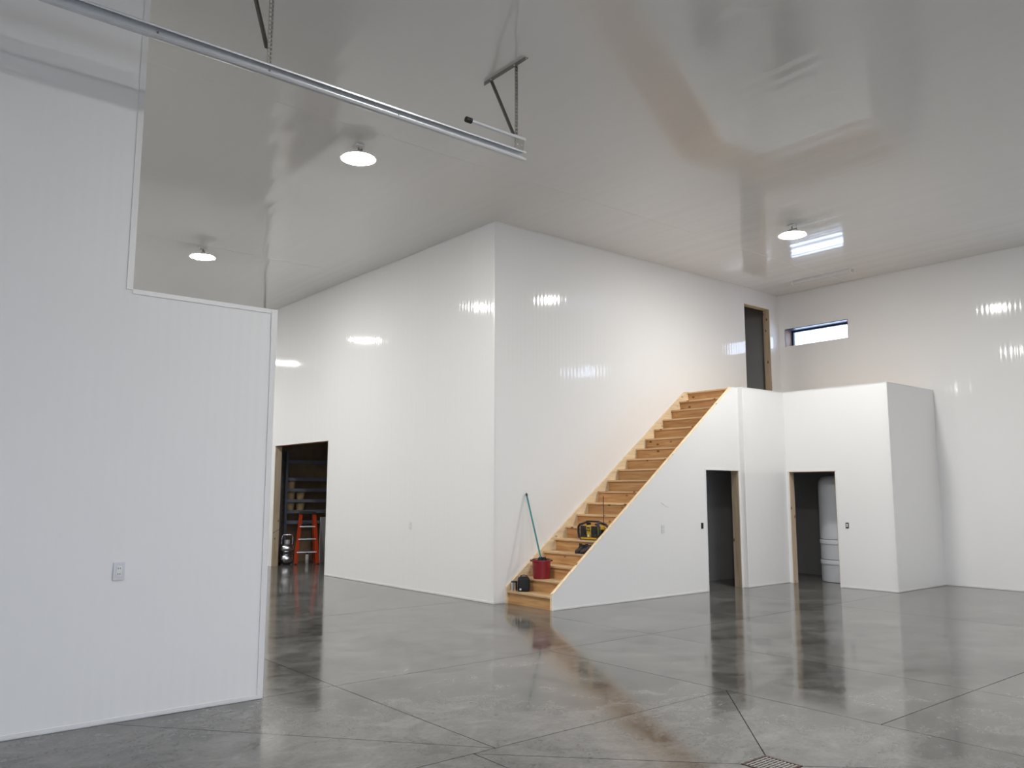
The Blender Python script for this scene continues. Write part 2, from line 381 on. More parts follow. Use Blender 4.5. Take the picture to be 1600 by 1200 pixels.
# stair wall, landing walls, landing floor
bm = bmesh.new()
prism(bm, [(XS, 0), (XS, ZS), (XT, ZL), (X1, ZL), (X1, 0), (XD1b, 0), (XD1b, ZD), (XD1a, ZD), (XD1a, 0)], 1, YS, YS+0.02)
struct('wall_stair', bm, 'wall_smooth', 'white panelled side wall below the stair with a doorway')
struct('wall_landing', boxes((X1, X2+0.14, YW, YW+0.14, 0, ZL)), 'wall_smooth', 'white panelled wall between the two small doorways')
struct('wall_closet_front', boxes((X2, X2+0.14, Y3, YD2b, 0, ZL), (X2, X2+0.14, YD2a, YW, 0, ZL), (X2, X2+0.14, YD2b, YD2a, ZD, ZL)), 'wall_smooth', 'white panelled closet front with the right small doorway')
struct('wall_closet_side', boxes((X2+0.14, XF, Y3, Y3+0.14, 0, ZL)), 'wall_smooth', 'shaded white side wall of the closet')
struct('floor_landing', boxes((12.24, XF-0.002, YW+0.14, YC-0.002, 3.22, ZL-0.004), (X2+0.14, XF-0.002, Y3+0.14, YW+0.14, 3.22, ZL-0.004)), 'pine_t', 'landing floor at the top of the stair')
T = 0.005
trim('white base strip along the stair wall', (XS, XD1a-0.02, YS-0.006, YS, 0.006, 0.03))
trim('white base strip between the small doorways', (X1, X2-0.006, YW-0.006, YW, 0.006, 0.03))
trim('white base strip of the closet front', (X2-0.006, X2, Y3, YD2b-0.025, 0.006, 0.03))
trim('white base strip of the closet side', (X2, XF-0.006, Y3-0.006, Y3, 0.006, 0.03))
trim('white corner strip of the step in the stair wall', (X1-0.004, X1+0.03, YW-0.004, YW, 0.006, ZL+0.004), (X1-0.004, X1, YW, YS-0.002, 0.006, ZL+0.004))
trim('white corner strip of the closet', (X2-0.004, X2+0.03, Y3-0.004, Y3, 0.006, ZL+0.004), (X2-0.004, X2, Y3, Y3+0.03, 0.006, ZL+0.004))
trim('white cap strip along the landing edge', (X1, X2, YW-T, YW+0.14, ZL, ZL+0.012), (X2-T, X2+0.14, Y3-T, YW-T, ZL, ZL+0.012), (X2+0.14, XF, Y3-T, Y3+0.14, ZL, ZL+0.012))
trim('white edge strip around the doorway under the stair', (XD1a-0.025, XD1a, YS-T, YS, 0, ZD+0.025), (XD1b, XD1b+0.025, YS-T, YS, 0, ZD+0.025), (XD1a, XD1b, YS-T, YS, ZD, ZD+0.025))
trim('white edge strip around the closet doorway', (X2-T, X2, YD2b-0.025, YD2b, 0, ZD+0.025), (X2-T, X2, YD2a, YD2a+0.025, 0, ZD+0.025), (X2-T, X2, YD2b, YD2a, ZD, ZD+0.025))
# sloping pale edge on top of the stair wall
bm = bmesh.new()
sl = (ZL-ZS)/(XT-XS); nx, nz = -sl/math.hypot(1, sl), 1/math.hypot(1, sl); d = 0.008
prism(bm, [(XS, ZS), (XT, ZL), (XT+nx*d-0.01, ZL), (XS+nx*d, ZS+nz*d)], 1, YS-0.003, YS+0.0215)
tn[0] += 1; struct('trim_%d' % tn[0], bm, 'pine_x', 'pale sloping edge on top of the stair wall')

# wooden linings of the openings
def lining(n, label, parts, loc):
    d = bpy.data.objects.new('door_%d' % n, None); C.objects.link(d); d['kind'] = 'structure'; d['label'] = label; d.location = loc
    for nm, m, b in parts:
        bm = boxes(b); bmesh.ops.translate(bm, verts=bm.verts, vec=-Vector(loc)); link(nm, bm, m, d)
t = 0.007
lining(1, 'wide open doorway into the dark storage room', [('jamb', 'pine_z', (XC+0.004, XC+0.15, YL0, YL0+t, 0, ZDL)), ('jamb', 'pine_z', (XC+0.004, XC+0.15, YL1-t, YL1, 0, ZDL)),
    ('header', 'pine_y', (XC+0.004, XC+0.15, YL0+t, YL1-t, ZDL-t, ZDL))], (XC+0.07, (YL0+YL1)/2, 0))
lining(2, 'narrow open doorway under the stair', [('jamb', 'pine_z', (XD1a, XD1a+0.02, YS+0.02, YS+0.14, 0, ZD)), ('jamb', 'pine_z', (XD1b-0.012, XD1b, YS+0.004, YS+0.145, 0, ZD)),
    ('header', 'pine_x', (XD1a+0.02, XD1b-0.02, YS+0.02, YS+0.14, ZD, ZD+t))], ((XD1a+XD1b)/2, YS+0.08, 0))
lining(3, 'narrow open doorway into the closet with the tank', [('jamb', 'pine_z', (X2+0.004, X2+0.145, YD2b, YD2b+0.012, 0, ZD)), ('jamb', 'pine_z', (X2+0.004, X2+0.145, YD2a-0.012, YD2a, 0, ZD)),
    ('header', 'pine_y', (X2+0.004, X2+0.145, YD2b+0.012, YD2a-0.012, ZD-0.012, ZD))], (X2+0.07, (YD2a+YD2b)/2, 0))
lining(4, 'open doorway at the top of the stair', [('jamb', 'pine_z', (XU0, XU0+0.015, YC+0.004, YC+0.15, ZL, ZU)), ('jamb', 'pine_z', (XU1-0.015, XU1, YC+0.004, YC+0.15, ZL, ZU)),
    ('header', 'pine_x', (XU0+0.015, XU1-0.015, YC+0.004, YC+0.15, ZU-0.015, ZU))], ((XU0+XU1)/2, YC+0.07, ZL))

# grey board inside the spaces under the stair and landing
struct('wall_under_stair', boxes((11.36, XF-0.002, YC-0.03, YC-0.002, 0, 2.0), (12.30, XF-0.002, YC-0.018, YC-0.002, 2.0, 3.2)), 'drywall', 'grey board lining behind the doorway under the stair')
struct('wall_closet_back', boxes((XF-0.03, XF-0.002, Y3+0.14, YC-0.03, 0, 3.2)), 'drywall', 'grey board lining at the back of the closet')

# walls that close the building, mostly out of view; the unseen glazed door is added for daylight
GX0, GX1, GZ, DZ0, DZ1 = -5.4, 2.5, 4.27, 0.35, 2.6
struct('wall_behind', boxes((XB-0.2, XB, YB, YFAR, 0, H)), 'wall', 'white panelled wall left of the camera')
struct('wall_near', boxes((XB-0.2, GX0, YB-0.2, YB, 0, H), (GX1, XF+0.2, YB-0.2, YB, 0, H), (GX0, GX1, YB-0.2, YB, GZ, H)), 'wall', 'white panelled wall behind the camera')
vd = bpy.data.objects.new('door_5', None); C.objects.link(vd); vd['kind'] = 'structure'; vd['label'] = 'unseen closed overhead vehicle door with a band of windows, added for daylight'; vd.location = ((GX0+GX1)/2, YB-0.1, 0)
def vpart(n, m, b):
    bm = boxes(b); bmesh.ops.translate(bm, verts=bm.verts, vec=(-(GX0+GX1)/2, -YB+0.1, 0)); return link(n, bm, m, vd)
vpart('panel', 'white', (GX0, GX1, YB-0.13, YB-0.08, 0, DZ0))
zz = DZ1
while zz < GZ-0.02: vpart('panel', 'white', (GX0, GX1, YB-0.13, YB-0.08, zz, min(zz+0.55, GZ))); zz += 0.555
for i in range(5):
    x0 = GX0 + i*(GX1-GX0)/5; x1 = GX0 + (i+1)*(GX1-GX0)/5
    vpart('stile', 'white', (x0, x0+0.05, YB-0.13, YB-0.08, DZ0, DZ1)); vpart('pane', 'glass', (x0+0.05, x1, YB-0.108, YB-0.102, DZ0, DZ1))
vpart('stile', 'white', (GX1-0.05, GX1, YB-0.13, YB-0.08, DZ0, DZ1))
struct('wall_far_bay', boxes((XB-0.2, XF+0.2, YFAR, YFAR+0.2, 0, H)), 'wall', 'white panelled wall at the end of the far bay')
struct('ground', boxes((-15, 20, YB-30, YB-0.2, -0.3, -0.02)), 'asphalt', 'concrete apron outside the vehicle door')

# ------------------------------------------------------------------ staircase
st = thing('staircase', 'straight open pine staircase of nineteen risers against the tall white wall', 'staircase', (XR, (YS+YC)/2, 0))
YI0, YI1 = YS+0.0225+0.038, YC-0.038
off = Vector((-XR, -(YS+YC)/2, 0))
def local(bm): bmesh.ops.translate(bm, verts=bm.verts, vec=off); return bm
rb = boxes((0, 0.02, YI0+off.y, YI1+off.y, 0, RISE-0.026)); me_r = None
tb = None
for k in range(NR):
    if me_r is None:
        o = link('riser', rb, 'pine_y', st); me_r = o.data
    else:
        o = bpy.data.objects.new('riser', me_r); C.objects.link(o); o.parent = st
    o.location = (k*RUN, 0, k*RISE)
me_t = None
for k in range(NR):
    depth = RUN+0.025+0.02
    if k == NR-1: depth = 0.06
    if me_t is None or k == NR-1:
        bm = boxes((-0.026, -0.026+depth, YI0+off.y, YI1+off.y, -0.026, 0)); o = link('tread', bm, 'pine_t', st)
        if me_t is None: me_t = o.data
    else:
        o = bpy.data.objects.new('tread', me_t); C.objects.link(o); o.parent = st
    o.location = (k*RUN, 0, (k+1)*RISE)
def stringer(y0, y1, ztop, xend):
    lo = ztop - 0.34; zf = ZS - 0.222 + ztop
    xe = xend
    ze = zf + (xe-XS)*sl
    bm = bmesh.new()
    xb = XS + (0.30 - zf + 0.0)/sl
    zc = ZL+0.012; xc_ = XS+(zc-zf)/sl
    top = [(xe, ze)] if ze <= zc else [(xc_, zc), (xe, zc)]
    prism(bm, [(XS, 0), (XS, zf)] + top + [(xe, ze-0.36), (XS + (0.36-zf)/sl + 0.02, 0)], 1, y0, y1)
    return local(bm)
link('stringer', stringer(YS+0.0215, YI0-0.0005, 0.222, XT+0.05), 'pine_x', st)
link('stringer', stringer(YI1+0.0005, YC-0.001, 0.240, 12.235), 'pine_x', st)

# ------------------------------------------------------------------ ceiling lights
def make_light(loc, label):
    r = thing('ceiling_light', label, 'ceiling light', loc, 0, 'round ceiling lights')   # origin at the ceiling
    bm = boxes((-0.055, 0.055, -0.055, 0.055, -0.03, 0)); link('junction_box', bm, 'white', r, bevel=0.006)
    bm = bmesh.new(); tube(bm, [(0, 0, -0.03), (0, 0, -0.075)], 0.010); tube(bm, [(0, -0.085, -0.14), (0, -0.08, -0.075), (0, 0.08, -0.075), (0, 0.085, -0.14)], 0.008)
    link('bracket', bm, 'galv_dull', r, smooth=True)
    bm = bmesh.new(); lathe(bm, [(0.05, -0.105), (0.075, -0.11), (0.08, -0.135), (0.185, -0.145), (0.210, -0.157), (0.214, -0.172), (0.209, -0.172), (0.206, -0.164), (0.187, -0.164)], n=40)
    link('housing', bm, 'white', r, smooth=True)
    bm = bmesh.new(); lathe(bm, [(0.189, -0.1642)] + [(0.189*math.cos(q*math.pi/16), -0.165-0.037*math.sin(q*math.pi/16)) for q in range(1, 8)] + [(0.008, -0.203)], n=40)
    link('lens', bm, 'lens', r, smooth=True)
    return r
L0 = make_light((4.615, 8.525, H), 'largest round ceiling light, below the garage door track')
for loc, lab in (((4.625, 13.985, H), 'round ceiling light above the near partition, leftmost'),
                 ((11.345, 6.83, H), 'round ceiling light at right, above the stair landing'),
                 ((4.62, 19.1, H), 'round ceiling light deep in the far bay, hidden behind the partition'),
                 ((4.62, 24.3, H), 'round ceiling light at the far end of the bay, hidden behind the partition'),
                 ((4.62, 3.05, H), 'round ceiling light just above the camera view'),
                 ((4.55, -2.1, H), 'unseen round ceiling light added behind the camera in the middle row'),  # from here on unseen lamps, added for light along the rows
                 ((11.15, 1.5, H), 'unseen round ceiling light added right of the camera view'),
                 ((11.15, -3.8, H), 'unseen round ceiling light added behind the camera in the right row'),
                 ((11.15, 23.0, H), 'unseen round ceiling light added behind the tall block'),
                 ((-2.1, -2.1, H), 'unseen round ceiling light added behind the camera in the left row'),  # guessed left row, added to lift the walls and ceiling
                 ((-2.1, 8.5, H), 'unseen round ceiling light added behind the near partition, nearest one'),
                 ((-2.1, 14.0, H), 'unseen round ceiling light added behind the near partition, second one'),
                 ((-2.1, 19.1, H), 'unseen round ceiling light added behind the near partition, farthest one')):
    dup(L0, loc, 0, lab)

# slim fixture on the ceiling near the window
lf = thing('ceiling_strip', 'slim white strip fixture on the ceiling above the slit window', 'strip fixture', (14.52, 8.16, H))
link('housing', boxes((-0.035, 0.035, -0.60, 0.60, -0.045, 0)), 'plate', lf, bevel=0.006)  # grey puts the shaded underside of the white strip into its colour
link('end_cap', boxes((-0.05, 0.05, -0.63, -0.60, -0.065, 0)), 'trim', lf)
link('end_cap', boxes((-0.05, 0.05, 0.60, 0.63, -0.065, 0)), 'trim', lf)

# ------------------------------------------------------------------ overhead door track
TX, TY, TZ = 4.93, 5.80, 4.86
tr = thing('garage_door_track', 'galvanised overhead door track hung from the ceiling', 'door track', (TX, TY, TZ))
bm = bmesh.new()
prof = [(-0.034, 0.024), (-0.036, 0.036), (-0.026, 0.046), (-0.006, 0.050), (0.010, 0.046), (0.018, 0.034), (0.018, -0.030), (0.012, -0.044), (0.0, -0.052), (-0.018, -0.054), (-0.034, -0.050), (-0.040, -0.040), (-0.038, -0.030)]
strip(bm, prof, 0.0028, 0, -10.4, 0.0)
link('rail', bm, 'galv', tr, smooth=True)
bm = bmesh.new(); strip(bm, [(0.0215, 0.01), (0.0215, 0.062), (0.058, 0.062)], 0.003, 0, -10.4, -0.02)
link('rail_angle', bm, 'galv_dull', tr)
def perforated(bm, x, y, z0, z1, w, sx):
    """punched angle: two edge strips with webs between the slots, plus the plain second leg"""
    box(bm, x-w/2, x-w/2+0.007, y, y+0.003, z0, z1); box(bm, x+w/2-0.007, x+w/2, y, y+0.003, z0, z1)
    z = z0
    while z < z1:
        box(bm, x-w/2+0.007, x+w/2-0.007, y, y+0.003, z, min(z+0.012, z1)); z += 0.036
    box(bm, x+sx*w/2-0.0015, x+sx*w/2+0.0015, y+0.003, y+w, z0, z1)
def hanger(x):
    bm = bmesh.new(); perforated(bm, x, 0.026, -0.01, H-TZ-0.004, 0.040, 1); link('hanger', bm, 'galv_dull', tr)
    bm = bmesh.new(); bar(bm, (x-0.006, 0.045, 0.20), (x-0.006, 0.41, H-TZ-0.03), 0.032, 0.003, (0, 1, 0)); bar(bm, (x-0.020, 0.047, 0.20), (x-0.020, 0.412, H-TZ-0.03), 0.003, 0.028, (0, 1, 0)); link('brace', bm, 'galv_dull', tr)
    bm = boxes((x-0.022, x+0.022, -0.13, 0.52, H-TZ-0.004, H-TZ), (x-0.022, x-0.018, -0.13, 0.52, H-TZ-0.04, H-TZ-0.004)); link('ceiling_angle', bm, 'galv_dull', tr)
    for yy in (0.03, 0.40):
        bm = bmesh.new(); tube(bm, [(x-0.03, yy, H-TZ-0.022), (x-0.016, yy, H-TZ-0.022)], 0.009, 6); link('bolt', bm, 'galv', tr)
hanger(-0.07); hanger(-2.57)
# bumper at the end of the track
bm = bmesh.new(); tube(bm, [(-0.64, -0.005, 0.172), (-0.10, -0.005, 0.172)], 0.018, 12); link('bumper_spring', bm, 'galv', tr, smooth=True)
bm = bmesh.new(); tube(bm, [(-0.70, -0.005, 0.172), (-0.64, -0.005, 0.172)], 0.027, 14); link('bumper_tip', bm, 'black', tr, smooth=True)
bm = bmesh.new(); prism(bm, [(-0.135, 0.05), (-0.115, 0.15), (-0.01, 0.16), (-0.02, 0.05)], 1, -0.022, -0.016)
link('bracket_plate', bm, 'galv_dull', tr)
link('bracket_channel', boxes((-0.14, 0.01, -0.022, 0.02, 0.158, 0.162), (-0.14, 0.01, 0.016, 0.02, 0.162, 0.19), (-0.14, 0.01, -0.022, -0.018, 0.162, 0.185)), 'galv', tr)
for x in (-0.10, -0.05):
    bm = bmesh.new(); tube(bm, [(x, -0.03, 0.09), (x, -0.02, 0.09)], 0.008, 6); link('bolt', bm, 'galv', tr)
for x in (-1.4, -2.57, -3.4):
    bm = bmesh.new(); tube(bm, [(x, 0.008, 0.012), (x, 0.018, 0.012)], 0.009, 6); link('bolt', bm, 'galv_dull', tr)

# ------------------------------------------------------------------ outlets and boxes on the walls
def outlet(label, origin, ux, nrm, w=0.072, h=0.118, name='wall_outlet', duplex=True):
    """plate centred on the origin; ux along the wall, nrm away from it"""
    t = thing(name, label, 'outlet' if duplex else 'switch', origin, 0, 'wall outlets' if duplex else None)
    ux, n, z = Vector(ux), Vector(nrm), Vector((0, 0, 1))
    def slab(nm, m, cx, cz, w, h, d0, d1, par=t):
        bm = bmesh.new(); v = box(bm, -w/2, w/2, d0, d1, -h/2, h/2)
        for q in v: q.co = ux*(q.co.x+cx) + n*q.co.y + z*(q.co.z+cz)
        return link(nm, bm, m, par)
    slab('plate', 'plate', 0, 0, w, h, 0.001, 0.009)
    so = slab('socket', 'trim', 0, 0, w*0.46, h*0.58, 0.009, 0.011)
    if duplex:
        for s in (-1, 1):
            for e in (-1, 1): slab('slot', 'black', e*0.007, s*h*0.16, 0.004, 0.011, 0.011, 0.0115, so)
    return t
outlet('white wall outlet low on the near partition', (1.675, YP, 1.062), (1, 0, 0), (0, -1, 0), 0.078, 0.125)
outlet('white wall outlet low on the tall wall right of the wide doorway', (XC, 11.955, 1.062), (0, 1, 0), (-1, 0, 0))
outlet('white wall outlet on the stair wall below the loose wire', (10.213, YS, 1.054), (1, 0, 0), (0, -1, 0))
def devbox(label, origin, ux, nrm, toggle):
    t = thing('switch_box', label, 'switch box', origin)
    ux, n, z = Vector(ux), Vector(nrm), Vector((0, 0, 1))
    def slab(nm, m, q):
        bm = bmesh.new(); v = box(bm, *q)
        for p in v: p.co = ux*p.co.x + n*p.co.y + z*p.co.z
        return link(nm, bm, m, t)
    slab('back', 'black', (-0.024, 0.024, 0.0, 0.003, -0.046, 0.046))
    for q in ((-0.026, -0.021), (0.021, 0.026)): slab('rim', 'black', (q[0], q[1], 0, 0.009, -0.048, 0.048))
    for q in ((-0.048, -0.043), (0.043, 0.048)): slab('rim', 'black', (-0.021, 0.021, 0, 0.009, q[0], q[1]))
    if toggle: slab('toggle', 'white', (-0.010, 0.010, 0.003, 0.012, -0.026, 0.030))
devbox('small black switch box beside the doorway under the stair', (11.208, YS, 1.078), (1, 0, 0), (0, -1, 0), False)
devbox('small black switch box with white toggle on the closet front', (X2, 7.402, 1.062), (0, 1, 0), (-1, 0, 0), True)
bm = bmesh.new(); tube(bm, [(10.187, YS-0.001, 1.46), (10.20, YS-0.012, 1.455), (10.24, YS-0.03, 1.42), (10.27, YS-0.04, 1.40), (10.32, YS-0.045, 1.396)], 0.0045, 6)
tag(link('loose_wire', bm, 'label', smooth=True), 'short loose white wire poking out of the stair wall', 'wire')

# ------------------------------------------------------------------ floor drain
dr = thing('floor_drain', 'square iron floor drain grate in the concrete', 'floor drain', ((DX0+DX1)/2, (DY0+DY1)/2, 0))
w = (DX1-DX0)/2 - 0.004
link('frame', boxes((-w, w, -w, -w+0.012, -0.015, 0.003), (-w, w, w-0.012, w, -0.015, 0.003), (-w, -w+0.012, -w+0.012, w-0.012, -0.015, 0.003), (w-0.012, w, -w+0.012, w-0.012, -0.015, 0.003)), 'rust', dr)
bm = bmesh.new(); n = 9; s = (2*w-0.024)/n
for i in range(n): box(bm, -w+0.012, w-0.012, -w+0.012+i*s+s*0.22, -w+0.012+i*s+s*0.78, -0.012, 0.002)
for i in range(4): box(bm, -w+0.012+(i+0.5)*(2*w-0.024)/4-0.004, -w+0.012+(i+0.5)*(2*w-0.024)/4+0.004, -w+0.012, w-0.012, -0.014, 0.001)
link('grate', bm, 'castiron', dr)

# ------------------------------------------------------------------ things left on the stair
def tread(k): return k*RISE
# bucket
b = thing('bucket', 'dark red plastic bucket on the second step', 'bucket', (8.212, 9.268, tread(2)))
bm = bmesh.new(); lathe(bm, [(0.112, 0.0), (0.119, 0.004), (0.122, 0.03), (0.137, 0.245), (0.148, 0.250), (0.149, 0.268), (0.140, 0.272), (0.132, 0.262), (0.115, 0.02)], n=36)
link('body', bm, 'red', b, smooth=True)
bm = bmesh.new(); tube(bm, [(0.150*math.cos(a)*1.0, 0.150*math.sin(a), 0.262+0.02*math.sin(max(0, min(math.pi, (a+0.72-0)))) ) for a in [-0.72+i*math.pi/14 for i in range(15)]], 0.006, 8); link('handle', bm, 'black', b, smooth=True)
for a in (-0.72, math.pi-0.72):
    bm = bmesh.new(); lathe(bm, [(0.014, -0.012), (0.018, 0.0), (0.014, 0.012)], n=12); bmesh.ops.translate(bm, verts=bm.verts, vec=(0.150*math.cos(a), 0.150*math.sin(a), 0.262)); link('lug', bm, 'black', b, smooth=True)
# mop leaning on the wall
m0 = Vector((8.245, 9.235, tread(2)+0.06)); m1 = Vector((8.251, 9.655, 1.612)); ax = m1-m0
mp = thing('mop', 'mop with teal handle standing in the red bucket and leaning on the wall', 'mop', tuple(m0))
bm = bmesh.new(); tube(bm, [ax*0.08, ax*0.965], 0.0125, 12); link('handle', bm, 'teal', mp, smooth=True)
bm = bmesh.new(); tube(bm, [ax*0.965, ax*0.985, ax], [0.016, 0.017, 0.012], 12); link('handle_tip', bm, 'black', mp, smooth=True)
bm = bmesh.new()
rr = random.Random(3)
for i in range(26):
    a = rr.uniform(0, 6.28); r = rr.uniform(0.02, 0.085); c = Vector((-0.02, 0.035, 0))
    tube(bm, [c*0.6+Vector((0, 0, 0.16)), c+Vector((math.cos(a)*r*0.7, math.sin(a)*r*0.7, 0.228+rr.uniform(-.02, .02))), c+Vector((math.cos(a)*r*1.05, math.sin(a)*r*1.05, 0.19)), c+Vector((math.cos(a)*r*1.0, math.sin(a)*r*1.0, 0.03))], 0.013, 6)
link('mop_head', bm, 'blackcloth', mp, smooth=True)
# steel tumbler
tb_ = thing('steel_tumbler', 'small brushed steel tumbler on the first step', 'tumbler', (7.912, 9.535, tread(1)))
bm = bmesh.new(); lathe(bm, [(0.040, 0), (0.042, 0.004), (0.044, 0.125), (0.045, 0.128)], n=28); link('cup', bm, 'chrome', tb_, smooth=True)
bm = bmesh.new(); lathe(bm, [(0.047, 0.126), (0.048, 0.140), (0.040, 0.146), (0.012, 0.146)], n=28); link('lid', bm, 'black', tb_, smooth=True)
# black bag
ang = math.atan2(9.42, 8.0)
bg_ = thing('lunch_bag', 'black insulated lunch bag on the first step beside the tumbler', 'bag', (8.005, 9.425, tread(1)), ang)
bm = bmesh.new()
rings = []
for z, hx, hy in ((0.0, 0.055, 0.078), (0.01, 0.062, 0.085), (0.09, 0.066, 0.090), (0.165, 0.062, 0.086), (0.20, 0.050, 0.074), (0.215, 0.030, 0.055)):
    ring = []
    for i in range(24):
        a = 2*math.pi*i/24; c, s = math.cos(a), math.sin(a); e = 0.5
        ring.append(bm.verts.new((hx*math.copysign(abs(c)**e, c), hy*math.copysign(abs(s)**e, s), z)))
    rings.append(ring)
for A, B in zip(rings, rings[1:]):
    for i in range(24): bm.faces.new((A[i], A[(i+1) % 24], B[(i+1) % 24], B[i]))
bm.faces.new(rings[0][::-1]); bm.faces.new(rings[-1]); link('body', bm, 'blackcloth', bg_, smooth=True)
bm = bmesh.new(); tube(bm, [(0, -0.05, 0.20), (0, -0.045, 0.225), (0, 0, 0.236), (0, 0.045, 0.225), (0, 0.05, 0.20)], 0.008, 8); link('handle', bm, 'black', bg_, smooth=True)
bm = bmesh.new(); tube(bm, [(-0.05, 0.080, 0.20), (-0.075, 0.086, 0.15), (-0.072, 0.088, 0.08), (-0.055, 0.088, 0.03)], 0.006, 8); link('strap', bm, 'black', bg_, smooth=True)
bm = bmesh.new(); tube(bm, [(-0.064, 0.050, 0.035), (-0.068, 0.050, 0.035)], 0.015, 18); link('round_badge', bm, 'label', bg_)
link('zipper', boxes((-0.066, 0.066, -0.088, 0.088, 0.168, 0.174)), 'black', bg_)
# work shoes
def shoe(label, loc, rz):
    s = thing('work_shoe', label, 'shoe', loc, rz, 'pair of dark work shoes')
    n = 14; secs = []
    # toe towards -x ; stations (x, halfwidth, top)
    stn = [(-0.128, 0.012, 0.030), (-0.120, 0.030, 0.046), (-0.100, 0.042, 0.058), (-0.060, 0.047, 0.068), (-0.025, 0.045, 0.088), (0.005, 0.041, 0.108), (0.030, 0.039, 0.102), (0.075, 0.038, 0.100), (0.105, 0.036, 0.112), (0.118, 0.030, 0.120), (0.126, 0.014, 0.116)]
    bm = bmesh.new(); rings = []
    for x, hw, top in stn:
        ring = []
        for i in range(n):
            a = math.pi*2*i/n; c, q = math.cos(a), math.sin(a)
            ring.append(bm.verts.new((x, hw*math.copysign(abs(c)**0.7, c), 0.018 + (top-0.018)*(0.5+0.5*math.copysign(abs(q)**0.75, q)))))
        rings.append(ring)
    for A, B in zip(rings, rings[1:]):
        for i in range(n): bm.faces.new((A[i], B[i], B[(i+1) % n], A[(i+1) % n]))
    bm.faces.new(rings[0]); bm.faces.new(rings[-1][::-1]); link('upper', bm, 'shoe', s, smooth=True)
    bm = bmesh.new(); out = [(x*1.02, hw+0.004) for x, hw, _ in stn]
    prism(bm, out + [(x, -h) for x, h in out[::-1]], 2, 0.0, 0.024); link('sole', bm, 'black', s)
    bm = bmesh.new(); prism(bm, [(-0.006, 0.095), (-0.016, 0.138), (0.004, 0.142), (0.014, 0.098)], 1, -0.022, 0.022); link('tongue', bm, 'shoe', s)
    bm = bmesh.new(); tube(bm, [(0.02+0.045*math.cos(a)+0.035, 0.034*math.sin(a), 0.104+0.01*math.cos(a)) for a in [2*math.pi*i/16 for i in range(17)]], 0.007, 6); link('collar', bm, 'black', s, smooth=True)
    for i in range(3):
        bm = bmesh.new(); x = -0.045+i*0.016; tube(bm, [(x, -0.024, 0.070+i*0.010), (x, 0, 0.082+i*0.011), (x, 0.024, 0.070+i*0.010)], 0.003, 6); link('lace', bm, 'label', s, smooth=True) if False else link('lace', bm, 'black', s, smooth=True)
shoe('dark brown work shoe on the fourth step, left one of the pair', (8.712, 8.945, tread(4)), 0.28)
shoe('dark brown work shoe on the fourth step, right one beside the stair edge', (8.712, 8.815, tread(4)), 0.10)
# jobsite radio
ra = thing('jobsite_radio', 'yellow and black jobsite radio with roll cage on the fifth step', 'radio', (8.965, 8.935, tread(5)))
link('body', boxes((-0.085, 0.085, -0.175, 0.175, 0.030, 0.215)), 'yellow', ra, bevel=0.018)
for s in (-1, 1):
    sp = link('speaker', boxes((-0.098, -0.080, s*0.115-0.066, s*0.115+0.066, 0.045, 0.212)), 'black', ra, bevel=0.006)
    bm = bmesh.new(); lathe(bm, [(0.048, 0.0), (0.048, 0.006), (0.040, 0.008), (0.012, 0.004)], n=24)
    bmesh.ops.rotate(bm, verts=bm.verts, cent=(0, 0, 0), matrix=Matrix.Rotation(-math.pi/2, 3, 'Y')); bmesh.ops.translate(bm, verts=bm.verts, vec=(-0.098, s*0.115, 0.128))
    link('speaker_ring', bm, 'blackcloth', sp, smooth=True)
link('control_panel', boxes((-0.100, -0.083, -0.050, 0.050, 0.125, 0.205)), 'yellow', ra, bevel=0.005)
link('display', boxes((-0.103, -0.0995, -0.036, 0.036, 0.172, 0.194)), 'black', ra)
link('battery_door', boxes((-0.096, -0.083, -0.045, 0.045, 0.085, 0.118)), 'yellow', ra, bevel=0.004)
link('latch', boxes((-0.100, -0.0955, -0.018, 0.018, 0.050, 0.084)), 'label', ra)
for s in (-1, 1):
    bm = bmesh.new(); tube(bm, [(-0.1035, s*0.022, 0.150), (-0.112, s*0.022, 0.150)], 0.012, 16); link('knob', bm, 'black', ra, smooth=True)
link('bottom_rail', boxes((-0.098, 0.09, -0.180, 0.180, 0.012, 0.036)), 'yellow', ra, bevel=0.008)
for s in (-1, 1):
    link('foot', boxes((-0.09, 0.09, s*0.14-0.04, s*0.14+0.04, 0.0, 0.013)), 'black', ra)
    bm = bmesh.new()
    tube(bm, [(-0.088, s*0.175, 0.016), (-0.090, s*0.215, 0.045), (-0.090, s*0.226, 0.12), (-0.090, s*0.222, 0.20), (-0.088, s*0.19, 0.232), (-0.085, s*0.14, 0.238)], 0.018, 10); link('roll_cage', bm, 'black', ra, smooth=True)
    bm = bmesh.new()
    tube(bm, [(0.082, s*0.175, 0.016), (0.085, s*0.215, 0.045), (0.085, s*0.226, 0.12), (0.085, s*0.222, 0.20), (0.082, s*0.19, 0.232), (0.08, s*0.14, 0.238)], 0.018, 10); link('roll_cage', bm, 'black', ra, smooth=True)
    bm = bmesh.new(); tube(bm, [(-0.088, s*0.16, 0.236), (0, s*0.15, 0.262), (0.082, s*0.16, 0.236)], 0.018, 10); link('roll_cage', bm, 'black', ra, smooth=True)
bm = bmesh.new(); tube(bm, [(0, -0.16, 0.26), (0, -0.12, 0.276), (0, 0.12, 0.276), (0, 0.16, 0.26)], 0.015, 10); link('carry_handle', bm, 'black', ra, smooth=True)
bm = bmesh.new(); tube(bm, [(0.06, -0.165, 0.22), (0.062, -0.160, 0.30)], 0.006, 8); tube(bm, [(0.062, -0.160, 0.30), (0.075, -0.150, 0.655)], 0.0055, 8); link('antenna', bm, 'black', ra, smooth=True)
link('charger_port', boxes((-0.03, 0.04, -0.183, -0.172, 0.09, 0.16)), 'black', ra)

